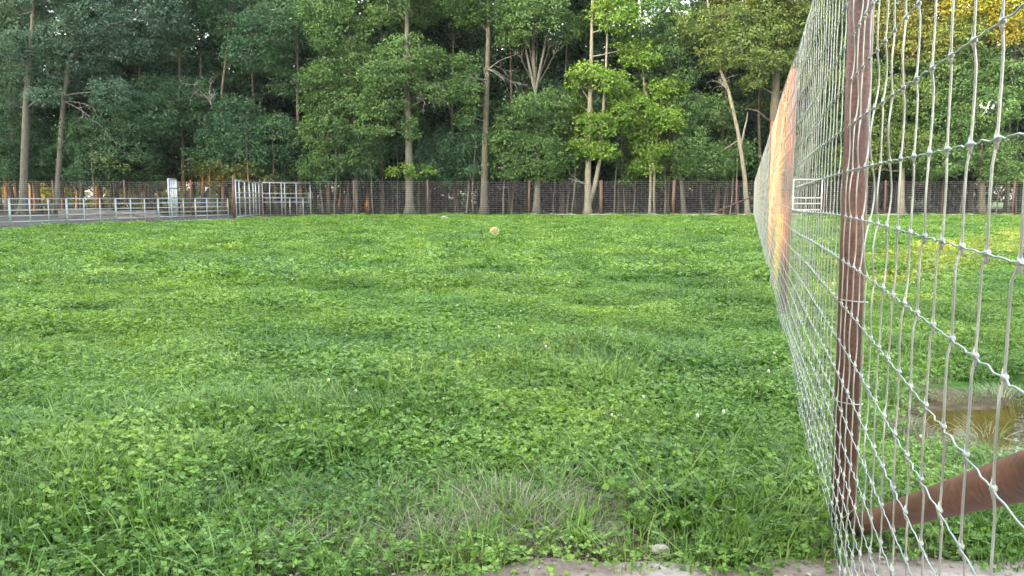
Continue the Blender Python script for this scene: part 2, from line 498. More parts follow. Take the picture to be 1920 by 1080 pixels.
# ------------------------------------------------------------------ pipe panels
def panel(name, p0, p1, rails, ups, label, cat, group=None, mat='galv', r=0.03, low=0.03, top=None, short=None):
    p0, p1 = Vector(p0), Vector(p1)
    root = empty(name, (p0 + p1) / 2, label=label, cat=cat, group=group)
    top = top or max(rails)
    for z in rails:
        b = MB(); b.tube([p0 + Vector((0, 0, z)), (p0 + p1) / 2 + Vector((0, 0, z - 0.008)), p1 + Vector((0, 0, z))], r * 0.85, 8)
        b.build('rail', M[mat], root)
    for i, u in enumerate(ups):
        q = p0.lerp(p1, u)
        t0 = top
        if short and i in short: t0 = short[i]
        b = MB(); b.tube([q + Vector((0, 0, low)), q + Vector((0, 0, t0 / 2)), q + Vector((0, 0, t0))], r, 8)
        b.build('upright', M[mat], root)
    return root
A0, A1 = Vector((-25.4, 35.8, 0.02)), Vector((-19.55, 55.4, 0.05))
names = ['nearest the frame edge', 'second from the left', 'third from the left', 'fourth from the left, before the timbers', 'fifth from the left, before the narrow gate', 'last before the rusty gate post']
for i in range(6):
    q0, q1 = A0.lerp(A1, (i + 0.008) / 6), A0.lerp(A1, (i + 0.992) / 6)
    panel('corral_panel', q0, q1, [0.06 + 0.28 * k for k in range(6)], [0.0, 0.333, 0.666, 1.0],
          'low galvanised six-rail corral panel, ' + names[i], 'corral panel', 'low galvanised corral panels on the left')
gA0, gA1 = ground_at(444, 411), ground_at(487, 405); gA0.z = gA1.z = 0.05
gB1 = ground_at(583, 404.0); gB1.z = 0.05
s2 = lambda p, py: max(0.3, at(960, py, p.y).z)
panel('tall_gate', gA0, gA1, [0.12, 1.15, 1.50, 1.88, 2.76], [0, .13, .35, .55, .72, .84, 1.0],
      'tall galvanised pipe gate standing at an angle beside the rusty gate post', 'gate', r=0.045)
panel('tall_gate', gA1 + Vector((0.25, 0.15, 0)), gB1, [1.13, 1.5, 1.88, 2.80], [0, .15, .39, .46, .56, .70, .84, 1.0],
      'tall bright galvanised pipe gate facing the meadow, left of the back fence', 'gate', r=0.042, short={4: 1.5, 6: 1.5})
panel('narrow_gate', (at(318, 400, 58.0).x, 58.0, 0.05), (at(333, 400, 60.5).x, 60.5, 0.05), [0.1, 0.8, 1.5, 2.2, 2.85], [0, .3, .55, .8, 1.0],
      'narrow pale galvanised gate seen edge-on behind the low corral panels', 'gate', r=0.06)
for px, py, ty, lab in ((440, 412, 329, 'rusty red gate post left of the angled tall gate'), (489, 405, 336, 'thin rusty post where the two tall gates meet')):
    g0 = ground_at(px, py)
    b = MB()
    hgt = at(px, ty, g0.y).z
    rr_ = 0.10 if px == 440 else 0.06
    b.tube([(g0.x, g0.y, -0.2), (g0.x, g0.y, hgt * .5), (g0.x + .02, g0.y, hgt - .02), (g0.x + .02, g0.y, hgt)], [rr_, rr_, rr_, rr_ * .7], 12)
    tag(b.build('gate_post', M['rust2']), lab, 'post')
w0, w1 = at(1486, 400, 64.0), at(1539, 400, 64.0)
panel('white_gate', (w0.x, w0.y, 0.25), (w1.x, w1.y, 0.25), [0.35, 0.85, 1.3, 2.75], [0, 1.0], 'white pipe gate frame seen through the right fence mesh', 'gate', mat='white', r=0.05, low=0.3)

# timbers behind the corral panels
def timber(c, L, w, h, ang, label):
    b = MB()
    m = Matrix.Rotation(R(ang), 3, 'Z')
    n = 7
    for side in range(1):
        for i in range(n):
            u = (i / (n - 1) - .5) * L
            jy, jz = random.uniform(-.015, .015), random.uniform(-.012, .012)
            for (dy_, dz_) in ((-.5, 0), (-.42, .5), (.42, .5), (.5, 0), (.42, -.5), (-.42, -.5)):
                b.v.append(m @ Vector((u, dy_ * w + jy, dz_ * h + jz)) + Vector(c))
        for i in range(n - 1):
            for k in range(6):
                b.f.append((i * 6 + k, i * 6 + (k + 1) % 6, (i + 1) * 6 + (k + 1) % 6, (i + 1) * 6 + k))
        b.f.append(tuple(range(5, -1, -1))); b.f.append(tuple((n - 1) * 6 + k for k in range(6)))
    tag(b.build('timber', M['timber'], None, False), label, 'timber', 'weathered timbers behind the corral panels')
c0 = at(215, 400, 52)
timber((c0.x, 52, 0.24), 2.9, 0.34, 0.30, 3, 'long weathered timber at the bottom of the stack, front side')
timber((c0.x + .2, 52.36, 0.24), 3.1, 0.34, 0.30, 1, 'weathered timber at the bottom of the stack, rear side')
timber((c0.x - .1, 52.15, 0.545), 2.5, 0.4, 0.30, -2, 'pale weathered timber lying on top of the stack')
timber((at(285, 400, 54).x, 54, 0.24), 1.6, 0.36, 0.32, -8, 'short grey timber right of the stack')
timber((at(160, 395, 56).x, 56, 0.40), 3.6, 0.3, 0.6, 2, 'broad dark grey baulk behind the timber stack')
timber((at(262, 392, 58).x, 58, 0.37), 2.4, 0.3, 0.55, 2, 'grey baulk beside the narrow galvanised gate')

# ------------------------------------------------------------------ ball and stones
g0 = BALL = ground_at(927, 446)
v, f = [], []
nu, nv = 20, 12
for j in range(nv + 1):
    th = math.pi * j / nv
    for i in range(nu):
        ph = 2 * math.pi * i / nu
        q = Vector((math.sin(th) * math.cos(ph), math.sin(th) * math.sin(ph), math.cos(th)))
        k = 1 - 0.06 * max(0, math.sin(2 * ph + 1)) * math.sin(th) - 0.10 * max(0, q.x) * max(0, -q.z + .3)
        v.append((q.x * .205 * k, q.y * .195 * k, q.z * .19 * k * (1 if q.z > 0 else .88)))
for j in range(nv):
    for i in range(nu):
        f.append((j * nu + i, j * nu + (i + 1) % nu, (j + 1) * nu + (i + 1) % nu, (j + 1) * nu + i))
me = bpy.data.meshes.new('ball'); me.from_pydata(v, [], f); me.materials.append(M['ball'])
me.polygons.foreach_set('use_smooth', [True] * len(f))
o = link('ball', me); o.location = (g0.x, g0.y, 0.23 + float(gh(g0.x, g0.y)))
tag(o, 'faded tan ball, slightly dented, lying in the middle of the meadow', 'ball')

def rock(name, c, s, label, seed):
    r = random.Random(seed)
    v, f = [], []
    nu, nv = 9, 6
    for j in range(nv + 1):
        th = math.pi * j / nv
        for i in range(nu):
            ph = 2 * math.pi * i / nu
            k = 1 + r.uniform(-.18, .18)
            v.append((c[0] + s[0] * k * math.sin(th) * math.cos(ph), c[1] + s[1] * k * math.sin(th) * math.sin(ph), c[2] + s[2] * k * math.cos(th)))
    for j in range(nv):
        for i in range(nu):
            f.append((j * nu + i, j * nu + (i + 1) % nu, (j + 1) * nu + (i + 1) % nu, (j + 1) * nu + i))
    me = bpy.data.meshes.new(name); me.from_pydata(v, [], f); me.materials.append(M['stone'])
    return tag(link(name, me), label, 'stone')
g0 = ground_at(833, 414)
rock('stone', (g0.x, g0.y, 0.12), (.28, .22, .2), 'small grey stone in the grass before the back fence', 1)
g0 = ground_at(1236, 1050)
rock('stone', (g0.x, g0.y - .02, 0.055), (.04, .03, .022), 'pale stone lying on the edge of the concrete path', 2)

# ------------------------------------------------------------------ leaves and trees
def rand_unit(n):
    v = rng.normal(size=(n, 3)); return v / np.linalg.norm(v, axis=1, keepdims=True)
def kites(pos, tip, nrm, L, W, fold=0.12):
    """pos/tip/nrm (n,3), L,W (n,) -> verts, tri faces of folded kite leaves"""
    tip = tip / np.linalg.norm(tip, axis=1, keepdims=True)
    side = np.cross(nrm, tip); side /= np.linalg.norm(side, axis=1, keepdims=True) + 1e-9
    nn = np.cross(tip, side)
    L, W = L[:, None], W[:, None]
    v0 = pos
    v1 = pos + tip * L * .42 - side * W * .5 + nn * fold * W
    v2 = pos + tip * L
    v3 = pos + tip * L * .42 + side * W * .5 + nn * fold * W
    V = np.stack([v0, v1, v2, v3], 1).reshape(-1, 3)
    b = np.arange(len(pos))[:, None] * 4
    F = np.concatenate([b + [0, 1, 2], b + [0, 2, 3]], 1).reshape(-1, 3)
    return V, F
def blob_leaves(c, r, axis_xy, dens=1.0, leaf=0.2, per=20):
    """sprays of leaves through an ellipsoid c, r; axis_xy = trunk position"""
    c, r = np.array(c, float), np.array(r, float)
    area = (r[0] * r[1] + r[0] * r[2] + r[1] * r[2]) / 3
    ns = max(6, int(13 * area * dens))
    d = rand_unit(ns)
    rad = rng.uniform(0.45, 1.0, ns) ** 0.6
    sc = c + d * rad[:, None] * r
    out = sc - np.array([axis_xy[0], axis_xy[1], 0]); out[:, 2] = 0
    out += d * np.array([1.4, 1.4, 0]) * 1.2
    out /= np.linalg.norm(out, axis=1, keepdims=True) + 1e-6
    R0 = rng.uniform(.35, .7, ns)
    n = ns * per
    k = np.repeat(np.arange(ns), per)
    rr = np.sqrt(rng.uniform(0, 1, n)) * R0[k]
    an = rng.uniform(0, 2 * np.pi, n)
    off = np.stack([rr * np.cos(an), rr * np.sin(an), rng.normal(0, .13, n) - .55 * rr ** 2], 1)
    off[:, 2] += -0.18 * (off * out[k]).sum(1)
    pos = sc[k] + off
    up = np.array([0, 0, 1.0])
    nrm = up * .8 + out[k] * .6 + rng.normal(0, .5, (n, 3))
    tip = out[k] * .7 + off / (R0[k][:, None] + .01) * .7 + rng.normal(0, .4, (n, 3)) - up * .45
    L = leaf * rng.uniform(.65, 1.3, n)
    return kites(pos, tip, nrm, L, L * rng.uniform(.6, .85, n))
def join_leaves(parts):
    V, F, o = [], [], 0
    for v, f in parts:
        V.append(v); F.append(f + o); o += len(v)
    return np.concatenate(V), np.concatenate(F)

def wobble_path(p0, p1, n, amp, seed):
    r = random.Random(seed)
    p0, p1 = Vector(p0), Vector(p1)
    ax, ay, ph = r.uniform(-amp, amp), r.uniform(-amp, amp), r.uniform(0, 6)
    out = []
    for i in range(n):
        w = i / (n - 1)
        s = math.sin(w * math.pi)
        out.append(p0.lerp(p1, w) + Vector((ax * s + .3 * amp * math.sin(w * 9 + ph) * s, ay * s, 0)))
    return out
def limb(mb, p0, p1, r0, r1, seed, n=6):
    p0, p1 = Vector(p0), Vector(p1)
    mid = p0.lerp(p1, .5) + Vector((0, 0, -.12 * (p1 - p0).length * random.Random(seed).uniform(-.5, 1)))
    pts = []
    for i in range(n):
        w = i / (n - 1)
        pts.append(p0.lerp(mid, w).lerp(mid.lerp(p1, w), w))
    mb.tube(pts, [r0 + (r1 - r0) * i / (n - 1) for i in range(n)], 6, cap=False)
def trunk_pts(base, pts, r, mb, flare=1.7):
    """tapered trunk through pts (list of Vectors from ground up) with a root flare"""
    P = []
    for i in range(len(pts) - 1):
        for q in range(5):
            P.append(pts[i].lerp(pts[i + 1], q / 5))
    P.append(pts[-1])
    z0, z1 = P[0].z, P[-1].z
    rad = []
    for p_ in P:
        w = (p_.z - z0) / (z1 - z0)
        rad.append(r * (1 - .72 * w) * (1 + (flare - 1) * math.exp(-(p_.z - z0) / .45)))
    mb.tube(P, rad, 12)
    return P

def interp(P, z):
    best = min(P, key=lambda q: abs(q.z - z))
    return best

# --- front row: (trunk pixel polyline bottom->top, depth, radius, bark, leaf, label)
GAPS = [(585, 90, 40, 60), (490, 175, 42, 40), (720, 60, 26, 36), (848, 70, 34, 46), (690, 250, 22, 26), (830, 262, 42, 30),
        (1062, 90, 38, 42), (1060, 230, 24, 60), (345, 285, 26, 30), (1170, 290, 24, 22), (720, 300, 22, 26), (395, 60, 36, 40),
        (330, 120, 26, 26), (1310, 120, 22, 36), (560, 215, 24, 26), (960, 250, 22, 30), (1330, 250, 30, 24), (640, 10, 24, 24), (1450, 250, 26, 70), (1170, 130, 26, 24), (1150, 255, 26, 22), (1065, 165, 20, 30), (1240, 130, 24, 20), (1160, 205, 16, 16)]
def in_gap(px, py):
    return any(((px - a) / c) ** 2 + ((py - b) / d) ** 2 < 1 for a, b, c, d in GAPS)

FRONT = [
 # key, trunk pixels, Y, r, bark, leaf, label, blobs [(px,py,rx,ry)]
 ('poplar', [(44, 408), (46, 300), (50, 180), (62, 40), (70, -60), (74, -170)], 70.0, .36, 'bark_grey', 'leaf_teal',
  'tall pale-trunked poplar nearest the left frame edge', [(15, 25, 55, 40), (105, 15, 45, 30), (10, 120, 40, 34), (25, 75, 30, 25), (85, 175, 25, 18), (20, 190, 36, 26), (60, -60, 90, 50), (130, -80, 70, 50)]),
 ('poplar', [(106, 410), (112, 300), (120, 180), (140, 60), (150, -40), (160, -150)], 70.8, .28, 'bark_grey', 'leaf_teal',
  'silvery-leaved poplar with slim trunk, second from the left frame edge', [(180, 40, 60, 36), (265, 45, 55, 40), (310, 25, 36, 34), (245, 92, 36, 22), (150, 100, 40, 30), (170, 140, 48, 32), (100, 120, 26, 40), (205, 172, 36, 26), (120, 175, 20, 16), (90, 65, 24, 22), (220, -50, 90, 50), (320, -40, 60, 40)]),
 ('maple_tree', [(205, 404), (210, 330), (222, 240), (225, 150)], 73.0, .16, 'bark_brown', 'leaf_deep',
  'low bushy maple behind the left corral panels', [(275, 215, 50, 36), (225, 225, 46, 34), (190, 265, 50, 34), (240, 290, 55, 34), (150, 255, 36, 36), (130, 300, 44, 30), (185, 320, 50, 20), (270, 330, 30, 16)]),
 ('maple_tree', [(20, 406), (18, 330), (10, 240)], 74.0, .14, 'bark_brown', 'leaf_deep',
  'dark understorey maple behind the leftmost poplar', [(20, 250, 44, 40), (40, 310, 40, 26), (70, 270, 30, 40), (-20, 300, 40, 40)]),
 ('maple_tree', [(345, 404), (344, 320), (338, 200), (335, 60), (335, -80)], 74.5, .22, 'bark_brown', 'leaf_deep',
  'dark maple with reddish trunk behind the narrow galvanised gate', [(295, 165, 34, 26), (320, 200, 40, 34), (360, 170, 30, 24), (300, 250, 36, 26), (380, 230, 34, 26), (380, -10, 60, 34), (330, 60, 30, 22)]),
 ('maple_tree', [(418, 404), (420, 300), (415, 180), (430, 60), (435, -60)], 73.5, .2, 'bark_brown', 'leaf_deep',
  'dense maple over the rusty gate post', [(440, 205, 44, 24), (405, 195, 30, 20), (430, 250, 46, 34), (395, 290, 44, 28), (450, 295, 50, 28), (470, 95, 44, 30), (430, 40, 44, 34), (500, 50, 44, 34), (455, 320, 40, 14)]),
 ('maple_tree', [(566, 403), (562, 320), (558, 200), (558, 60), (556, -60)], 74.0, .2, 'bark_brown', 'leaf_deep',
  'slim-trunked maple above the bright tall gate', [(530, 25, 44, 36), (520, 250, 42, 34), (500, 300, 44, 24), (545, 300, 30, 26), (540, 150, 30, 26), (575, 30, 30, 24), (530, 100, 24, 22)]),
 ('maple_tree', [(667, 400), (668, 320), (664, 220), (655, 90), (650, -60)], 72.0, .21, 'bark_grey', 'leaf_mid',
  'full layered maple left of the pale buttressed trunk', [(640, 65, 50, 30), (600, 150, 36, 28), (640, 130, 44, 30), (690, 115, 44, 28), (620, 195, 50, 28), (665, 185, 40, 26), (610, 245, 46, 30), (640, 290, 50, 30), (600, 310, 44, 22), (690, 285, 26, 30), (610, 20, 44, 30), (680, 20, 40, 26), (640, -60, 80, 40)]),
 ('oak_tree', [(768, 394), (767, 300), (764, 180), (763, 60), (762, -60), (762, -180)], 69.6, .36, 'bark_grey', 'leaf_mid',
  'large oak with pale buttressed trunk behind the back fence', [(760, 100, 44, 34), (720, 140, 44, 26), (800, 110, 36, 26), (750, 150, 36, 20), (715, 190, 40, 24), (830, 170, 30, 20), (755, 205, 26, 24), (700, 230, 34, 22), (770, 240, 16, 20), (730, 12, 30, 26), (790, 15, 34, 24), (740, -60, 90, 45)]),
 ('maple_tree', [(803, 398), (806, 330), (815, 250)], 72.4, .12, 'bark_brown', 'leaf_deep',
  'low dark maple between the pale oak and the tall grey trunk', [(820, 290, 40, 34), (850, 320, 44, 20), (800, 320, 30, 18), (860, 275, 30, 26), (880, 300, 30, 26)]),
 ('ash_tree', [(907, 396), (909, 300), (912, 180), (916, 60), (918, -60), (920, -170)], 69.8, .33, 'bark_brown', 'leaf_mid',
  'tall straight ash with bare grey-brown trunk in the middle', [(880, 15, 40, 24), (940, 20, 44, 20), (870, 130, 24, 30), (870, 170, 30, 22), (940, -50, 80, 40), (860, -40, 60, 40), (878, 215, 16, 14)]),
 ('maple_tree', [(1006, 400), (1008, 300), (1004, 180), (1004, 165)], 70.4, .30, 'bark_grey', 'leaf_mid',
  'maple forking high into pale limbs, right of the straight ash', [(1000, 195, 44, 22), (1040, 185, 30, 20), (975, 230, 44, 28), (1025, 235, 34, 30), (950, 265, 34, 26), (1000, 285, 44, 28), (1050, 290, 30, 28), (960, 310, 36, 20), (1020, 320, 36, 16), (985, 40, 50, 20), (1045, 40, 44, 20), (960, 70, 30, 14), (1060, 60, 24, 14), (1000, 10, 60, 22), (1010, -50, 90, 40)]),
 ('maple_tree', [(1102, 401), (1102, 340), (1104, 250), (1108, 150), (1110, 40), (1112, -60)], 69.4, .30, 'bark_pale', 'leaf_bright',
  'bright yellow-green maple with V-forked pale trunk at the fence', [(1100, 130, 34, 14), (1145, 150, 36, 22), (1080, 150, 20, 18), (1082, 195, 26, 20), (1085, 215, 22, 16), (1120, 230, 40, 24), (1090, 272, 26, 16), (1125, 280, 34, 18), (1150, 20, 50, 26), (1190, 85, 36, 16), (1165, 40, 40, 20), (1120, -60, 70, 40)]),
 ('maple_tree', [(1218, 401), (1220, 340), (1214, 250), (1205, 120), (1200, -40)], 70.2, .12, 'bark_pale', 'leaf_bright',
  'bright leafy maple on twin thin stems right of the forked maple', [(1165, 180, 30, 22), (1190, 205, 40, 26), (1230, 180, 40, 24), (1250, 220, 34, 26), (1205, 245, 36, 18), (1220, 275, 40, 18), (1210, 310, 30, 16), (1250, 160, 36, 16), (1175, 225, 26, 18), (1200, 110, 36, 16)]),
 ('maple_tree', [(1283, 401), (1276, 330), (1272, 240), (1272, 120), (1270, -60)], 71.2, .19, 'bark_brown', 'leaf_mid',
  'slender brown-trunked maple between the twin stems and the leaning tree', [(1290, 200, 30, 26), (1300, 270, 30, 30), (1330, 200, 34, 26), (1330, 300, 36, 26), (1260, 60, 50, 24), (1250, 100, 30, 16), (1290, 300, 26, 20), (1245, 20, 40, 22), (1280, 145, 24, 18)]),
 ('ash_tree', [(1402, 401), (1396, 330), (1384, 250), (1366, 170), (1350, 130), (1330, 30), (1320, -60)], 69.5, .22, 'bark_pale', 'leaf_olive',
  'pale leaning ash beside the far end of the right fence', [(1330, 70, 44, 30), (1390, 80, 50, 30), (1440, 60, 36, 26), (1360, 30, 40, 24), (1430, 110, 34, 20), (1340, 115, 30, 16), (1420, 20, 40, 24), (1300, 40, 26, 20), (1400, -50, 90, 40)]),
 ('oak_tree', [(1456, 402), (1454, 320), (1452, 220), (1456, 110), (1460, 0), (1462, -120)], 71.0, .55, 'bark_brown', 'leaf_olive',
  'massive dark-trunked oak behind the far end of the right fence', [(1480, 70, 30, 24), (1500, 110, 34, 24), (1450, 20, 40, 22), (1520, 40, 44, 30), (1530, 150, 30, 26), (1500, -30, 90, 40), (1410, 150, 20, 14)]),
 ('ash_tree', [(1690, 400), (1692, 300), (1696, 180), (1690, 40), (1688, -80)], 70.5, .26, 'bark_pale', 'leaf_olive',
  'pale-trunked ash seen through the mesh right of the near post', [(1600, 60, 50, 36), (1660, 50, 50, 36), (1720, 90, 50, 34), (1620, 150, 46, 34), (1700, 180, 50, 34), (1640, 240, 50, 34), (1740, 20, 44, 30), (1600, 300, 44, 26), (1700, 270, 44, 30), (1670, -50, 120, 50)]),
 ('maple_tree', [(1590, 400), (1588, 300), (1580, 180), (1575, 60)], 72.5, .24, 'bark_brown', 'leaf_mid',
  'dark maple behind the near rusty post and mesh', [(1540, 230, 40, 30), (1570, 180, 44, 34), (1545, 300, 40, 26), (1560, 100, 44, 34), (1600, 230, 44, 30), (1550, 40, 40, 30)]),
 ('maple_tree', [(1842, 400), (1840, 300), (1830, 180), (1836, 60), (1840, -80)], 70.0, .26, 'bark_brown', 'leaf_mid',
  'broad maple behind the mesh on the right', [(1770, 150, 50, 36), (1820, 120, 50, 36), (1780, 230, 50, 34), (1850, 200, 50, 36), (1760, 300, 50, 28), (1850, 280, 54, 30), (1900, 150, 50, 36), (1800, 60, 44, 30), (1880, 320, 44, 18)]),
 ('maple_tree', [(1935, 400), (1935, 300), (1930, 180), (1920, 60), (1915, -60)], 68.9, .24, 'bark_brown', 'leaf_yellow',
  'maple with sunlight painted yellow into its leaves at the upper right frame edge', [(1850, 30, 44, 26), (1900, 20, 44, 30), (1810, 10, 34, 20), (1890, 62, 26, 14), (1860, -40, 80, 34)]),
]
VISIBLE = {0: [(0, 90), (180, 400)], 1: [(140, 225)], 8: [(172, 212), (250, 400), (0, 45)], 10: [(45, 270), (320, 400)], 11: [(80, 165)], 12: [(75, 115), (178, 212), (310, 400)], 15: [(130, 400)], 16: [(110, 330)]}
for ti, (name, tp, Y, r, bark, leaf, label, blobs) in enumerate(FRONT):
    b0 = at(tp[0][0], tp[0][1], Y)
    root = empty(name, (b0.x, Y, 0.05), label=label, cat='tree')
    pts = [at(px, py, Y) for px, py in tp]
    pts[0].z = 0.0
    mb = MB()
    P = trunk_pts(b0, pts, r, mb)
    if ti == 11:       # high fork
        for (x, yv) in ((978, 50), (996, 40), (1030, 40)):
            limb(mb, P[-1] - Vector((0, 0, .3)), at(x, yv, Y + random.uniform(-.6, .6)), .16, .05, ti + x)
    if ti == 12:       # low V fork
        q = at(1104, 385, Y); 
        e = [q, at(1116, 345, Y - .1), at(1124, 300, Y), at(1130, 230, Y), at(1136, 130, Y), at(1140, 30, Y)]
        mb.tube(e, [.22, .2, .17, .14, .1, .05], 9)
    if ti == 13:
        q = at(1227, 401, Y); q.z = 0
        mb.tube([q, at(1226, 350, Y), at(1230, 280, Y), at(1236, 200, Y)], [.12, .1, .08, .05], 8)
    if ti == 15:
        mb.tube([at(1390, 275, Y), at(1394, 250, Y), at(1400, 225, Y), at(1402, 210, Y)], [.1, .08, .06, .03], 7)
        mb.tube([at(1386, 262, Y), at(1350, 285, Y - .4), at(1310, 310, Y - .6)], [.06, .045, .02], 6)
    if ti == 16:
        mb.tube([at(1453, 235, Y), at(1420, 208, Y - .5), at(1396, 203, Y - .8)], [.1, .07, .03], 6)
    leaves = []
    fat = 1.0 if leaf == 'leaf_bright' else 1.18
    vis = VISIBLE.get(ti, [])
    for bi, (px, py, rx, ry) in enumerate(blobs):
        near_trunk = any(a - ry * .5 < py < b_ + ry * .5 for a, b_ in vis) and abs(px - np.interp(-py, [-q[1] for q in tp], [q[0] for q in tp])) < rx * .8 + 8
        dY = random.uniform(1.6, 3.0) if near_trunk else random.uniform(-1.8, .4)
        c = at(px, py, Y + dY)
        s = (Y + dY) / FPX
        ex, ez = rx * s * fat, ry * s * fat
        leaves.append(blob_leaves(c, (ex, max(1.0, (ex + ez) / 2), ez), (b0.x, Y), dens=2.6, leaf=.19 if leaf != 'leaf_bright' else .23))
        j = interp(P, c.z - random.uniform(.4, 1.6))
        limb(mb, j, c, (r * .2 + .015) if ti != 11 else .035, .012, ti * 50 + bi)
        for q in range(3):
            e = Vector(c) + Vector((random.uniform(-ex, ex), random.uniform(-.8, .8), random.uniform(-ez, ez))) * .8
            limb(mb, Vector(j).lerp(c, .6), e, .03, .01, q, 4)
    # tall top above the frame so that the wood closes overhead
    top = pts[-1]
    for q in range(5):
        c = (top.x + random.uniform(-2.2, 2.2), Y + random.uniform(-1.0, 2.5), max(top.z, 17) + random.uniform(-1, 5))
        if top.z > 12:
            leaves.append(blob_leaves(c, (2.2, 2.0, 1.6), (b0.x, Y), dens=.5, leaf=.3, per=14))
    mb.build('trunk', M[bark], root)
    V, F = join_leaves(leaves)
    link('crown', np_mesh('crown', V, F, M[leaf]), root)

# --- second row: shaded trees whose foliage fills the gaps between the front trees
SHORT = ['leftmost poplar', 'silvery poplar', 'bushy left maple', 'dark edge maple', 'narrow-gate maple', 'gate-post maple', 'tall-gate maple', 'layered maple', 'pale oak', 'low dark maple', 'straight ash', 'high-forked maple', 'V-forked maple', 'twin-stemmed maple', 'slender brown maple', 'leaning ash', 'massive oak', 'mesh-side ash', 'near-post maple', 'broad right maple', 'yellowing maple']
order = sorted(range(len(FRONT)), key=lambda i: FRONT[i][1][0][0])
rr_ = random.Random(321)
cells = []
for gx in range(-80, 2010, 58):
    for gy in range(-70, 335, 44):
        px, py = gx + rr_.uniform(-22, 22), gy + rr_.uniform(-16, 16)
        if not in_gap(px, py) and py < 325:
            cells.append((px, py))
mids = [(FRONT[a][1][0][0] + FRONT[b][1][0][0]) / 2 for a, b in zip(order[:-1], order[1:])]
for mi, (a, b, mx) in enumerate(zip(order[:-1], order[1:], mids)):
    mine = [c for c in cells if min(range(len(mids)), key=lambda i: abs(mids[i] - c[0])) == mi]
    Y = rr_.uniform(74.5, 77.0)
    x = at(mx, 400, Y).x
    root = empty('woodland_tree', (x, Y, .05), label='shaded second-row tree between the %s and the %s' % (SHORT[a], SHORT[b]), cat='tree', group='shaded second-row trees')
    mb = MB()
    top = Vector((x + rr_.uniform(-.8, .8), Y, 20))
    P = wobble_path((x, Y, -.1), top, 16, .25, mi + 40)
    mb.tube(P, [.2 * (1 - .75 * k / 15) * (1.4 if k == 0 else 1) for k in range(16)], 8)
    lv = []
    for px, py in mine:
        c = at(px, py, Y + rr_.uniform(-1.2, 1.5))
        limb(mb, interp(P, c.z - rr_.uniform(.3, 1.5)), c, .05, .012, int(px), 4)
        lv.append(blob_leaves(c, (rr_.uniform(1.2, 1.8), 1.3, rr_.uniform(.7, 1.1)), (x, Y), dens=1.2, leaf=.24, per=18))
    for q in range(6):
        c = (x + rr_.uniform(-2.4, 2.4), Y + rr_.uniform(-1, 2), rr_.uniform(17.5, 22))
        lv.append(blob_leaves(c, (2.2, 2.0, 1.5), (x, Y), dens=.5, leaf=.34, per=14))
    mb.build('trunk', M['bark_brown'], root)
    V, F = join_leaves(lv)
    link('crown', np_mesh('crown', V, F, M['leaf_deep' if mx < 1200 else 'leaf_mid']), root)

# dead limbs hanging in the crowns: parts of their trees
def dead_limb(tree_label, p0, seed, n, spread, L):
    """a spray of fine bare twigs on a few crooked limbs"""
    root = [o for o in C.objects if o.get('label') == tree_label][0]
    r = random.Random(seed)
    mb = MB()
    def grow(p, d, l, rad, lev):
        pts = [Vector(p)]
        for k in range(5):
            d = (d + Vector((r.uniform(-.3, .3), r.uniform(-.3, .3), r.uniform(-.3, .24)))).normalized()
            pts.append(pts[-1] + d * l / 5)
        mb.tube(pts, [rad * (1 - .15 * k) for k in range(6)], 5, cap=False)
        if lev > 0:
            for k in range(3 if lev > 1 else 4):
                q = pts[r.randint(1, 5)]
                nd = (d + Vector((r.uniform(-.9, .9), r.uniform(-.7, .7), r.uniform(-.8, .7)))).normalized()
                grow(q, nd, l * r.uniform(.35, .6), rad * .55, lev - 1)
    for i in range(n):
        d = Vector((r.uniform(spread[0], spread[1]), r.uniform(-.7, .1), r.uniform(spread[2], spread[3]))).normalized()
        grow(p0, d, L * r.uniform(.5, 1), .032, 2)
    mb.build('dead_branch', M['deadwood'], root)
dead_limb(FRONT[8][6], at(771, 172, 69.3), 3, 4, (.6, 1.2, -.25, .5), 3.2)
dead_limb(FRONT[5][6], at(396, 196, 71.4), 8, 4, (-.5, .7, .5, 1.4), 2.4)
dead_limb(FRONT[10][6], at(915, 130, 69.5), 14, 3, (.5, 1.2, -.2, .5), 3.0)
dead_limb(FRONT[10][6], at(913, 150, 69.5), 15, 2, (-1.2, -.5, -.1, .6), 2.4)
dead_limb(FRONT[1][6], at(120, 190, 70.4), 21, 2, (.7, 1.4, -.5, .1), 4.4)
dead_limb(FRONT[15][6], at(1362, 165, 69.2), 25, 3, (-1.2, .1, .2, .9), 1.8)
dead_limb(FRONT[12][6], at(1100, 345, 69.1), 31, 2, (-1.3, -.6, .2, .7), 1.8)

# sprig of bright leaves on the oak's trunk
V, F = join_leaves([blob_leaves(at(x, y, 68.9), (.6, .5, .28), (at(768, 300, 69.6).x, 69.6), dens=3.0, leaf=.2) for x, y in ((778, 323), (760, 312), (800, 320), (742, 318))])
link('leafy_sprig', np_mesh('leafy_sprig', V, F, M['leaf_bright']), [o for o in C.objects if o.get('label') == FRONT[8][6]][0])

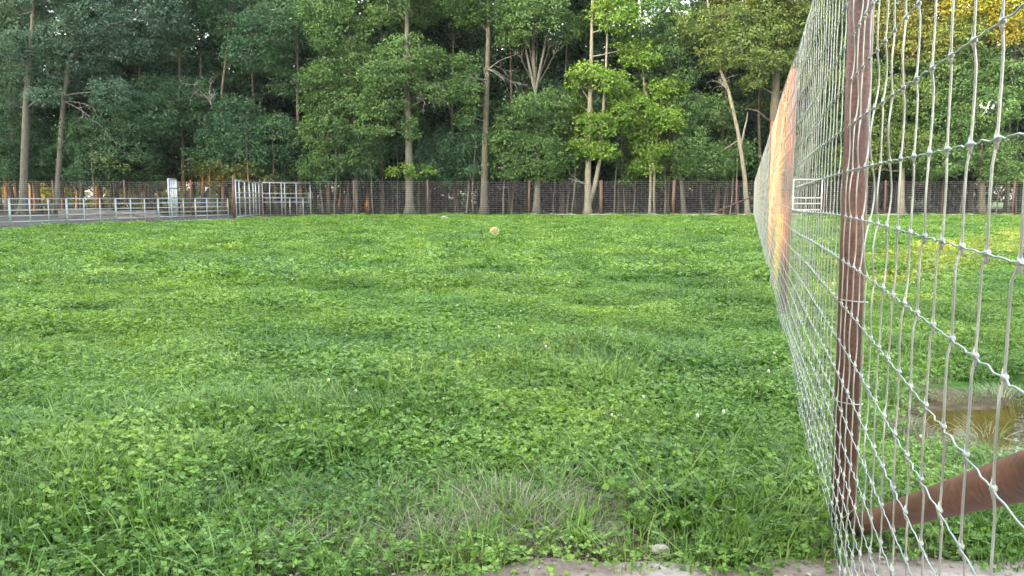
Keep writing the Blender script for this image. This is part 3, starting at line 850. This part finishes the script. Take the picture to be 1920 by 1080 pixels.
# --- slender saplings just behind the back fence
SAP = [(606, 'g'), (627, 'g'), (648, 'b'), (700, 'b'), (737, 'g'), (746, 'p'), (853, 'p'), (860, 'b'), (874, 'p'), (886, 'g'), (943, 'p'), (958, 'p'), (1037, 'p'), (1062, 'g'),
       (1072, 'b'), (1150, 'g'), (1172, 'p'), (1187, 'p'), (1246, 'g'), (1318, 'g'), (1356, 'p'), (1368, 'p'), (1384, 'g'),
       (150, 'b'), (178, 'b'), (240, 'b'), (262, 'b'), (292, 'b'), (376, 'b'), (395, 'b'), (470, 'b'), (520, 'b'),
       (1480, 'b'), (1510, 'g'), (1560, 'g'), (1640, 'p'), (1735, 'b'), (1800, 'g'), (1868, 'p'), (1905, 'b')]
ordw = ['first', 'second', 'third', 'fourth', 'fifth', 'sixth', 'seventh', 'eighth', 'ninth', 'tenth', 'eleventh', 'twelfth', 'thirteenth', 'fourteenth', 'fifteenth', 'sixteenth', 'seventeenth', 'eighteenth', 'nineteenth', 'twentieth', 'twenty-first', 'twenty-second', 'twenty-third', 'twenty-fourth']
cnt = {}
for i, (px, kd) in enumerate(sorted(SAP)):
    rr_ = random.Random(i + 90)
    Y = rr_.uniform(69.3, 76)
    sect = 'in the wood left of the tall gate' if px < 585 else ('between tall gate and right fence' if px < 1420 else 'beyond the right fence mesh')
    cnt[sect] = cnt.get(sect, 0) + 1
    tone = {'g': 'grey', 'b': 'dark brown', 'p': 'pale'}[kd]
    x = at(px, 400, Y).x
    H = rr_.uniform(6, 9)
    root = empty('sapling', (x, Y, .05), label='thin %s sapling, %s from the left %s' % (tone, ordw[cnt[sect] - 1], sect), cat='sapling', group='saplings behind the back fence')
    mb = MB()
    top = Vector((x + rr_.uniform(-.6, .6), Y + rr_.uniform(-.3, .3), H))
    pp = wobble_path((x, Y, -.05), top, 12, .18, i)
    rd = rr_.uniform(.055, .095)
    mb.tube(pp, [rd * (1 - .75 * k / 11) for k in range(12)], 7)
    lv = []
    for q in range(7):
        c = Vector((top.x + rr_.uniform(-1.2, 1.2), Y + rr_.uniform(-.4, 1.4), rr_.uniform(3.0, H)))
        limb(mb, pp[min(11, int(c.z / H * 11))], c, .025, .01, q, 4)
        lv.append(blob_leaves(c, (.9, .8, .55), (x, Y), dens=1.2, leaf=.2))
    if rr_.random() < .5:
        e = pp[4] + Vector((rr_.uniform(-.8, .8), -.2, rr_.uniform(.3, .8)))
        limb(mb, pp[3], e, .02, .008, 3, 4)
    mb.build('trunk', M[{'g': 'bark_grey', 'b': 'bark_brown', 'p': 'bark_pale'}[kd]], root)
    V, F = join_leaves(lv)
    link('crown', np_mesh('crown', V, F, M['leaf_deep' if px < 1060 else 'leaf_mid']), root)

# --- deep woodland trees: five shapes, copied
shapes = []
for s in range(5):
    rr_ = random.Random(s + 500)
    H = rr_.uniform(19, 24)
    mb = MB()
    pts = wobble_path((0, 0, -.1), (rr_.uniform(-.8, .8), rr_.uniform(-.8, .8), H), 14, .3, s)
    rad = [.24 * (1 - .8 * k / 13) * (1.5 if k == 0 else 1) for k in range(14)]
    mb.tube(pts, rad, 8)
    lv = []
    for q in range(40):
        z = rr_.uniform(3.8, H)
        sp = 3.0 * (1 - .5 * abs(z / H - .5))
        a = rr_.uniform(0, 6.28)
        d = rr_.uniform(.6, sp)
        c = Vector((math.cos(a) * d, math.sin(a) * d, z))
        limb(mb, pts[int(max(0, z - 1) / H * 13)], c, .05, .012, q, 4)
        rx = rr_.uniform(1.3, 2.1)
        lv.append(blob_leaves(c, (rx, rx, rx * .6), (0, 0), dens=.9, leaf=.3, per=16))
    V, F = join_leaves(lv)
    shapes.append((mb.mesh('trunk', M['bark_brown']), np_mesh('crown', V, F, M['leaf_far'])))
rr_ = random.Random(77)
spots = []
tries = 0
while len(spots) < 150 and tries < 8000:
    tries += 1
    Y = rr_.uniform(77.5, 128)
    x = rr_.uniform(-.76, .76) * Y
    if x < -26 and Y > 116 and x < -0.30 * Y:      # the wood is shallow on the left: a field lies behind
        continue
    if all((x - a) ** 2 + (Y - b) ** 2 > 4.1 ** 2 for a, b in spots):
        spots.append((x, Y))
for i, (x, Y) in enumerate(spots):
    tm, cm = shapes[i % 5]
    root = empty('woodland_tree', (x, Y, 0), label='dark slender tree deep in the wood behind the front row', cat='tree', group='trees deep in the wood')
    rz, sc = rr_.uniform(0, 6.28), rr_.uniform(.85, 1.15)
    for nm, me in (('trunk', tm), ('crown', cm)):
        o = bpy.data.objects.new(nm, me); C.objects.link(o); o.parent = root
    root.rotation_euler.z = rz
    root.scale = (sc, sc, sc)

# undergrowth in the wood and sunlit scrub at the field edge behind it
def scrub(name, spots_, label, cat, mat, leaf=.26, dens=1.0):
    lv = []
    for (x, y, z, r0) in spots_:
        lv.append(blob_leaves((x, y, z), (r0 * 1.3, r0, r0 * .8), (x, y + .5), dens=dens, leaf=leaf, per=16))
    V, F = join_leaves(lv)
    return tag(link(name, np_mesh(name, V, F, mat)), label, cat, kind='stuff')
rr_ = random.Random(5)
sp = [(rr_.uniform(-24, 66), rr_.uniform(88, 128), rr_.uniform(.3, 3.8), rr_.uniform(.9, 1.8)) for _ in range(440)]
sp += [(rr_.uniform(5, 34), rr_.uniform(104, 120), rr_.uniform(.5, 4.5), rr_.uniform(1.2, 2.0)) for _ in range(70)]
sp += [(rr_.uniform(-.72, .72) * 74, rr_.uniform(72, 84), rr_.uniform(.0, .35), rr_.uniform(.25, .5)) for _ in range(70)]
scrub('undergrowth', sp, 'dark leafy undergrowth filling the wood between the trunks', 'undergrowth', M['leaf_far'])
sp = [(rr_.uniform(-95, -34), rr_.uniform(122, 150), rr_.uniform(.4, 13), rr_.uniform(1.5, 2.6)) for _ in range(260)]
scrub('field_edge_scrub', sp, 'sunlit yellow-green scrub glimpsed beyond the wood on the left', 'scrub', M['leaf_yellow'], .4, .8)

# ------------------------------------------------------------------ unseen leaf belt added behind and left of the camera to shade the meadow
def off_frame_belt():
    n = 64000
    nx, ny = SUN_DIR.y, -SUN_DIR.x
    hl = math.hypot(nx, ny); nx, ny = nx / hl, ny / hl
    dx_, dy_ = SUN_DIR.x / hl, SUN_DIR.y / hl
    s = rng.uniform(-105, 45, n)
    dpt = rng.uniform(-52, -42, n)
    z = rng.uniform(0, 31, n)
    p = np.stack([dx_ * dpt + nx * s, dy_ * dpt + ny * s, z], 1)
    d = np.array(SUN_DIR)
    lit = [  # gaps cut along the sun rays so light reaches these boxes
           ((-64, 80, .3), (-41, 100, 3.2)), ((-21, 80, .3), (-12, 86, 3.0)),               # low light under the crowns on the left
           ((30, 66.0, 13.5), (44, 71, 17.5)),             # crown at the upper right
           ((-110, 110, 0), (-34, 150, 8))]
    keep = np.ones(n, bool)
    for lo, hi in lit:
        lo, hi = np.array(lo), np.array(hi)
        t0, t1 = (lo - p) / d, (hi - p) / d
        tn, tf = np.minimum(t0, t1).max(1), np.maximum(t0, t1).min(1)
        keep &= ~((tf > tn) & (tf > 0))
    tt = (FA + FB * p[:, 1] - p[:, 0]) / (d[0] - FB * d[1])            # where each leaf's shadow meets the right fence
    hit = p + d * tt[:, None]
    keep &= ~((hit[:, 1] > 7.7) & (hit[:, 1] < 17.8) & (hit[:, 2] > .2) & (hit[:, 2] < 6.5))  # leaves cut out to let a sun shaft onto the fence
    p = p[keep]
    m = len(p)
    L = rng.uniform(1.1, 1.7, m)
    V, F = kites(p, rand_unit(m), rand_unit(m), L, L * .9)
    o = tag(link('tree_belt', np_mesh('tree_belt', V, F, M['leaf_deep'])), 'unseen leafy belt added behind the camera to shade the meadow', 'shade belt', kind='stuff')
off_frame_belt()

# ------------------------------------------------------------------ meadow cover
src = bpy.data.collections.new('cover_sources')
def source(name, me):
    o = bpy.data.objects.new(name, me); src.objects.link(o); return o
def two(parts, name):
    """join several (V,F,mat) into a mesh with material slots"""
    V, F, mi, o = [], [], [], 0
    mats = []
    for v, f, m_ in parts:
        if m_ not in mats: mats.append(m_)
        V.append(v); F.append(f + o); mi.append(np.full(len(f), mats.index(m_))); o += len(v)
    me = np_mesh(name, np.concatenate(V), np.concatenate(F), None)
    for m_ in mats: me.materials.append(m_)
    me.polygons.foreach_set('material_index', np.concatenate(mi).astype(np.int32))
    return me
def clover_leaves(n, rad, h0, h1, L):
    a, r0 = rng.uniform(0, 6.283, n), np.sqrt(rng.uniform(0, 1, n)) * rad
    h = rng.uniform(h0, h1, n) * (1 - .45 * (r0 / rad) ** 2)
    c = np.stack([r0 * np.cos(a), r0 * np.sin(a), h], 1)
    tilt = rng.normal(0, .38, (n, 3)); nrm = tilt + np.array([0, 0, 1.0]) + np.stack([np.cos(a), np.sin(a), a * 0], 1) * .25
    nrm /= np.linalg.norm(nrm, axis=1, keepdims=True)
    ax = np.cross(nrm, rand_unit(n)); ax /= np.linalg.norm(ax, axis=1, keepdims=True)
    bx = np.cross(nrm, ax)
    V, F, o = [], [], 0
    for k in range(3):
        w = 2 * np.pi * k / 3
        tip = ax * math.cos(w) + bx * math.sin(w) + nrm * .12
        l_ = L * rng.uniform(.7, 1.25, n)
        v, f = kites(c + tip * l_[:, None] * .05, tip, nrm, l_, l_ * .95, .1)
        V.append(v); F.append(f + o); o += len(v)
    return np.concatenate(V), np.concatenate(F)
def blades(n, rad, h0, h1, w, lean=.5):
    a, r0 = rng.uniform(0, 6.283, n), np.sqrt(rng.uniform(0, 1, n)) * rad
    b0 = np.stack([r0 * np.cos(a), r0 * np.sin(a), np.zeros(n)], 1)
    h = rng.uniform(h0, h1, n)[:, None]
    d = np.stack([np.cos(a), np.sin(a), a * 0], 1) * rng.uniform(.1, lean, n)[:, None] + rng.normal(0, .25, (n, 3)) * np.array([1, 1, 0])
    sd = np.cross(d + 1e-4, [0, 0, 1.0]); sd /= np.linalg.norm(sd, axis=1, keepdims=True) + 1e-9
    V = []
    for u, wd in ((0, 1), (.4, .9), (.75, .6), (1.0, .05)):
        c = b0 + h * (np.array([0, 0, 1.0]) * (u - .28 * u * u) + d * u * u)
        V += [c - sd * w * wd, c + sd * w * wd]
    V = np.stack(V, 1).reshape(-1, 3)
    b = np.arange(n)[:, None] * 8
    F = []
    for k in range(3):
        q = b + 2 * k
        F += [np.concatenate([q, q + 1, q + 3], 1), np.concatenate([q, q + 3, q + 2], 1)]
    return V, np.concatenate(F)
def rosette(n, L, W):
    a = np.arange(n) * 2.4
    tip = np.stack([np.cos(a), np.sin(a), rng.uniform(.35, .9, n)], 1)
    nrm = np.stack([-np.cos(a) * .5, -np.sin(a) * .5, np.ones(n)], 1)
    l_ = L * rng.uniform(.6, 1.1, n)
    pos = np.zeros((n, 3)); pos[:, 2] = .02
    return kites(pos, tip, nrm, l_, np.full(n, W), .18)
for k in range(3):
    source('a%d' % k, two([(*clover_leaves(130, .24, .02, .12, .0205), M['clover']), (*blades(12, .2, .06, .15, .0020), M['grass'])], 'clover_patch'))
for k in range(2):
    source('b%d' % k, two([(*blades(50, .14, .07, .19, .0024, .8), M['grass']), (*clover_leaves(14, .16, .03, .1, .0235), M['clover'])], 'grass_tuft'))
for k in range(2):   # wider patches for the distance
    source('c%d' % k, two([(*clover_leaves(170, .55, .02, .12, .038), M['clover']), (*blades(26, .5, .08, .17, .006), M['grass'])], 'far_patch'))
source('d0', two([(*blades(80, .22, .025, .10, .0022, 2.6), M['straw']), (*blades(26, .2, .06, .18, .0026, 1.0), M['grass'])], 'dry_tuft'))
source('e0', two([(*rosette(8, .14, .042), M['weed']), (*rosette(7, .09, .035), M['weed']), (*blades(16, .1, .08, .2, .003), M['grass'])], 'weed_rosette'))
fl = MB()
fl.tube([(0, 0, 0), (.004, 0, .09), (.01, .003, .15)], .0018, 4)
n_st = len(fl.f)
fl.tube([(.01, .003, .142), (.01, .003, .15), (.01, .003, .162), (.01, .003, .171)], [.004, .0095, .0095, .004], 8)
me = fl.mesh('clover_bloom', M['grass']); me.materials.append(M['flower'])
for i_, p_ in enumerate(me.polygons): p_.material_index = 0 if i_ < n_st else 1
source('f0', me)
far_fl = MB(); far_fl.tube([(0, 0, .10), (0, 0, .12), (0, 0, .145), (0, 0, .155)], [.01, .02, .02, .01], 6)
source('g0', far_fl.mesh('far_bloom', M['flower']))
IDX = {n_: i_ for i_, n_ in enumerate(sorted(o.name for o in src.objects))}

def vnoise(x, y, s, seed):
    r_ = np.random.default_rng(seed)
    tab = r_.uniform(0, 1, (64, 64))
    X, Y = x * s, y * s
    xi, yi = np.floor(X).astype(int), np.floor(Y).astype(int)
    fx, fy = X - xi, Y - yi
    fx, fy = fx * fx * (3 - 2 * fx), fy * fy * (3 - 2 * fy)
    g_ = lambda a, b: tab[a % 64, b % 64]
    return (g_(xi, yi) * (1 - fx) + g_(xi + 1, yi) * fx) * (1 - fy) + (g_(xi, yi + 1) * (1 - fx) + g_(xi + 1, yi + 1) * fx) * fy

def scatter(name, P, idx, scl, label, cat):
    n = len(P)
    me = bpy.data.meshes.new(name)
    me.vertices.add(n); me.vertices.foreach_set('co', np.asarray(P, np.float32).ravel())
    for an, ty, key, data in (('ii', 'INT', 'value', idx.astype(np.int32)), ('ss', 'FLOAT', 'value', scl.astype(np.float32)),
                              ('rr', 'FLOAT_VECTOR', 'vector', np.stack([rng.normal(0, .12, n), rng.normal(0, .12, n), rng.uniform(0, 6.283, n)], 1).astype(np.float32))):
        at_ = me.attributes.new(an, ty, 'POINT'); at_.data.foreach_set(key, data.ravel())
    o = tag(link(name, me), label, cat, kind='stuff')
    ng = bpy.data.node_groups.new(name, 'GeometryNodeTree')
    ng.interface.new_socket('Geometry', in_out='INPUT', socket_type='NodeSocketGeometry')
    ng.interface.new_socket('Geometry', in_out='OUTPUT', socket_type='NodeSocketGeometry')
    N, Lk = ng.nodes, ng.links
    gi, go = N.new('NodeGroupInput'), N.new('NodeGroupOutput')
    ci = N.new('GeometryNodeCollectionInfo'); ci.inputs['Collection'].default_value = src
    ci.inputs['Separate Children'].default_value = True; ci.inputs['Reset Children'].default_value = True
    ip = N.new('GeometryNodeInstanceOnPoints'); ip.inputs['Pick Instance'].default_value = True
    Lk.new(gi.outputs[0], ip.inputs['Points']); Lk.new(ci.outputs[0], ip.inputs['Instance'])
    for an, ty, sk in (('ii', 'INT', 'Instance Index'), ('ss', 'FLOAT', 'Scale'), ('rr', 'FLOAT_VECTOR', 'Rotation')):
        na = N.new('GeometryNodeInputNamedAttribute'); na.data_type = ty; na.inputs['Name'].default_value = an
        Lk.new(na.outputs['Attribute'], ip.inputs[sk])
    Lk.new(ip.outputs[0], go.inputs[0])
    md = o.modifiers.new('scatter', 'NODES'); md.node_group = ng
    return o

def bare(x, y):
    """0 = bare ground, 1 = full cover"""
    k = np.ones_like(x)
    for cx, cy, rx, ry, s in ((-.62, 3.28, .34, .14, .95), (.24, 3.86, .55, .22, .95), (.0, 3.45, .75, .28, .9), (.3, 3.25, .55, .14, .7), (4.0, 5.25, 1.25, .72, 1.0), (3.8, 6.3, 1.5, .42, .95), (2.6, 5.3, .45, .5, .6), (BALL.x, BALL.y - .4, .9, 1.5, 1.0), (2.6, 4.2, .5, .3, .5)):
        k -= s * np.exp(-(((x - cx) / rx) ** 2 + ((y - cy) / ry) ** 2) ** 2)
    k = np.where((((x - 4.0) / 1.5) ** 2 + ((y - 5.25) / .86) ** 2) < 1, 0, k)
    edge = 3.06 + 0.055 * x + 0.045 * np.sin(x * 5.1 + 0.6) + 0.025 * np.sin(x * 13.0) - 0.40 * np.clip((-0.45 - x) / 0.7, 0, 1) ** 0.8
    k = np.where(y < edge + .02 + .05 * np.sin(x * 21), 0, k)
    yard_edge = -24.0 + 0.314 * (y - 38.8) - 1.9
    k = np.where((y > 30) & (x < yard_edge), 0, k)
    k = np.where((y > 65.3) & (x > 1.5), 0, k)
    return np.clip(k, 0, 1)
def field(y0, y1, dens):
    n = int(dens * (y1 - y0) * 2 * (.74 * y1 + 1.2))
    y = rng.uniform(y0, y1, n); x = rng.uniform(-1, 1, n) * (.74 * y1 + 1.2)
    k = np.abs(x) < .74 * y + 1.2
    return x[k], y[k]
def lay(y0, y1, dens, far):
    x, y = field(y0, y1, dens)
    k = rng.uniform(0, 1, len(x)) < bare(x, y)
    x, y = x[k], y[k]
    gmask = vnoise(x, y, .42, 1) * .6 + vnoise(x, y, 1.3, 2) * .4
    tuft = rng.uniform(0, 1, len(x)) < np.clip((gmask - .55) * 3.0, 0.05, .55)
    tuft |= (y < 8) & (rng.uniform(0, 1, len(x)) < (.85 - .045 * y) * vnoise(x, y, .9, 12))
    if far:
        idx = np.where(rng.uniform(size=len(x)) < .5, IDX['c0'], IDX['c1'])
        scl = rng.uniform(.75, 1.25, len(x)) * (0.6 + .9 * vnoise(x, y, .8, 3))
        idx = np.where(tuft & (y < 40), IDX['b0'], idx); scl = np.where(tuft & (y < 40), scl * 1.1, scl)
    else:
        idx = IDX['a0'] + rng.integers(0, 3, len(x))
        idx = np.where(tuft, IDX['b0'] + rng.integers(0, 2, len(x)), idx)
        scl = rng.uniform(.6, 1.2, len(x)) * (0.55 + .95 * vnoise(x, y, 1.1, 3)) * np.where(tuft, 1.12, 1.0)
    ye = -24.0 + 0.314 * (y - 38.8) - 0.9
    scl = np.where((y > 30) & (x < ye + 2.2), scl * .45, scl)
    return np.stack([x, y, gh(x, y) + .0], 1), idx, scl
parts = [lay(2.5, 12, 62, False), lay(12, 26, 24, False), lay(14, 30, 8, True), lay(30, 67.6, 9, True)]
P = np.concatenate([q[0] for q in parts]); I = np.concatenate([q[1] for q in parts]); S = np.concatenate([q[2] for q in parts])
scatter('meadow_cover', P, I, S, 'green clover and grass covering the meadow', 'grass')
# white clover blooms
x, y = field(3.3, 18, 2.2); k = (rng.uniform(size=len(x)) < np.clip(vnoise(x, y, .35, 9) * 2.2 - .75, .04, 1)) & (bare(x, y) > .8)
x2, y2 = field(18, 60, .9); k2 = (rng.uniform(size=len(x2)) < np.clip(vnoise(x2, y2, .2, 9) * 2.4 - .8, .04, 1)) & (bare(x2, y2) > .8)
P = np.concatenate([np.stack([x[k], y[k], gh(x[k], y[k])], 1), np.stack([x2[k2], y2[k2], gh(x2[k2], y2[k2])], 1)])
I = np.concatenate([np.full(k.sum(), IDX['f0']), np.full(k2.sum(), IDX['g0'])])
scatter('clover_blooms', P, I, rng.uniform(.7, 1.1, len(P)), 'small white clover blooms dotted through the meadow', 'flowers')
# dry grass round the bare patches and weeds along the path
px_, py_ = [], []
for cx, cy, rx, ry, n in ((-.62, 3.3, .5, .2, 12), (.15, 3.8, .8, .3, 50), (-.1, 3.45, .8, .3, 56), (1.55, 3.4, .3, .2, 12), (-1.6, 3.6, .9, .4, 10), (1.1, 4.3, .6, .4, 10), (-1.0, 5.2, 1.5, .8, 8), (3.2, 6.2, 1.4, .3, 26), (2.5, 5.2, .5, .5, 14), (2.5, 4.1, .6, .3, 10)):
    px_.append(rng.normal(cx, rx * .6, n)); py_.append(rng.normal(cy, ry * .6, n))
x, y = np.concatenate(px_), np.concatenate(py_); k = y > 3.16 + .055 * x; x, y = x[k], y[k]
wx = rng.uniform(-2.6, 2.8, 80); wy = 3.22 + .055 * wx + np.abs(rng.normal(0, .6, 80))
P = np.concatenate([np.stack([x, y, gh(x, y)], 1), np.stack([wx, wy, gh(wx, wy)], 1)])
I = np.concatenate([np.full(len(x), IDX['d0']), np.full(len(wx), IDX['e0'])])
scatter('dry_grass_and_weeds', P, I, rng.uniform(.6, 1.1, len(P)), 'dry grass tufts and broad-leaved weeds by the concrete path', 'weeds')

# grit, pebbles and bits of litter on the concrete
pb = []
for k in range(2):
    v_, f_ = [], []
    r_ = random.Random(k)
    for j in range(5):
        for i in range(6):
            th, ph = math.pi * j / 4, 2 * math.pi * i / 6
            q_ = r_.uniform(.8, 1.2)
            v_.append((.012 * q_ * math.sin(th) * math.cos(ph), .010 * q_ * math.sin(th) * math.sin(ph), .006 * q_ * math.cos(th)))
    for j in range(4):
        for i in range(6):
            f_.append((j * 6 + i, j * 6 + (i + 1) % 6, (j + 1) * 6 + (i + 1) % 6, (j + 1) * 6 + i))
    me = bpy.data.meshes.new('pebble'); me.from_pydata(v_, [], f_); me.materials.append(M['stone' if k else 'concrete'])
    source('h%d' % k, me)
IDX = {n_: i_ for i_, n_ in enumerate(sorted(o.name for o in src.objects))}
x = rng.uniform(-1.2, 3.2, 900); y = 3.12 + .055 * x - np.abs(rng.normal(0, .22, 900)) + .05
scatter('path_grit', np.stack([x, y, np.full(900, .041)], 1), np.where(rng.uniform(size=900) < .5, IDX['h0'], IDX['h1']), rng.uniform(.2, 1.0, 900) ** 1.8, 'grit and crumbs of soil along the concrete path edge', 'grit')

# ------------------------------------------------------------------ evening haze
hz = MB(); hz.box((0, 150, 16.5), (3100, 3500, 36))
t = NT('haze_air')
t.n.remove(t.b)
pv = t.new('ShaderNodeVolumePrincipled')
pv.inputs['Color'].default_value = (0.86, 0.92, 1.0, 1)
pv.inputs['Density'].default_value = 0.0001
pv.inputs['Anisotropy'].default_value = 0.0
t.l.new(pv.outputs[0], t.out.inputs['Volume'])
tag(hz.build('haze', t.m, None, False), kind='stuff')
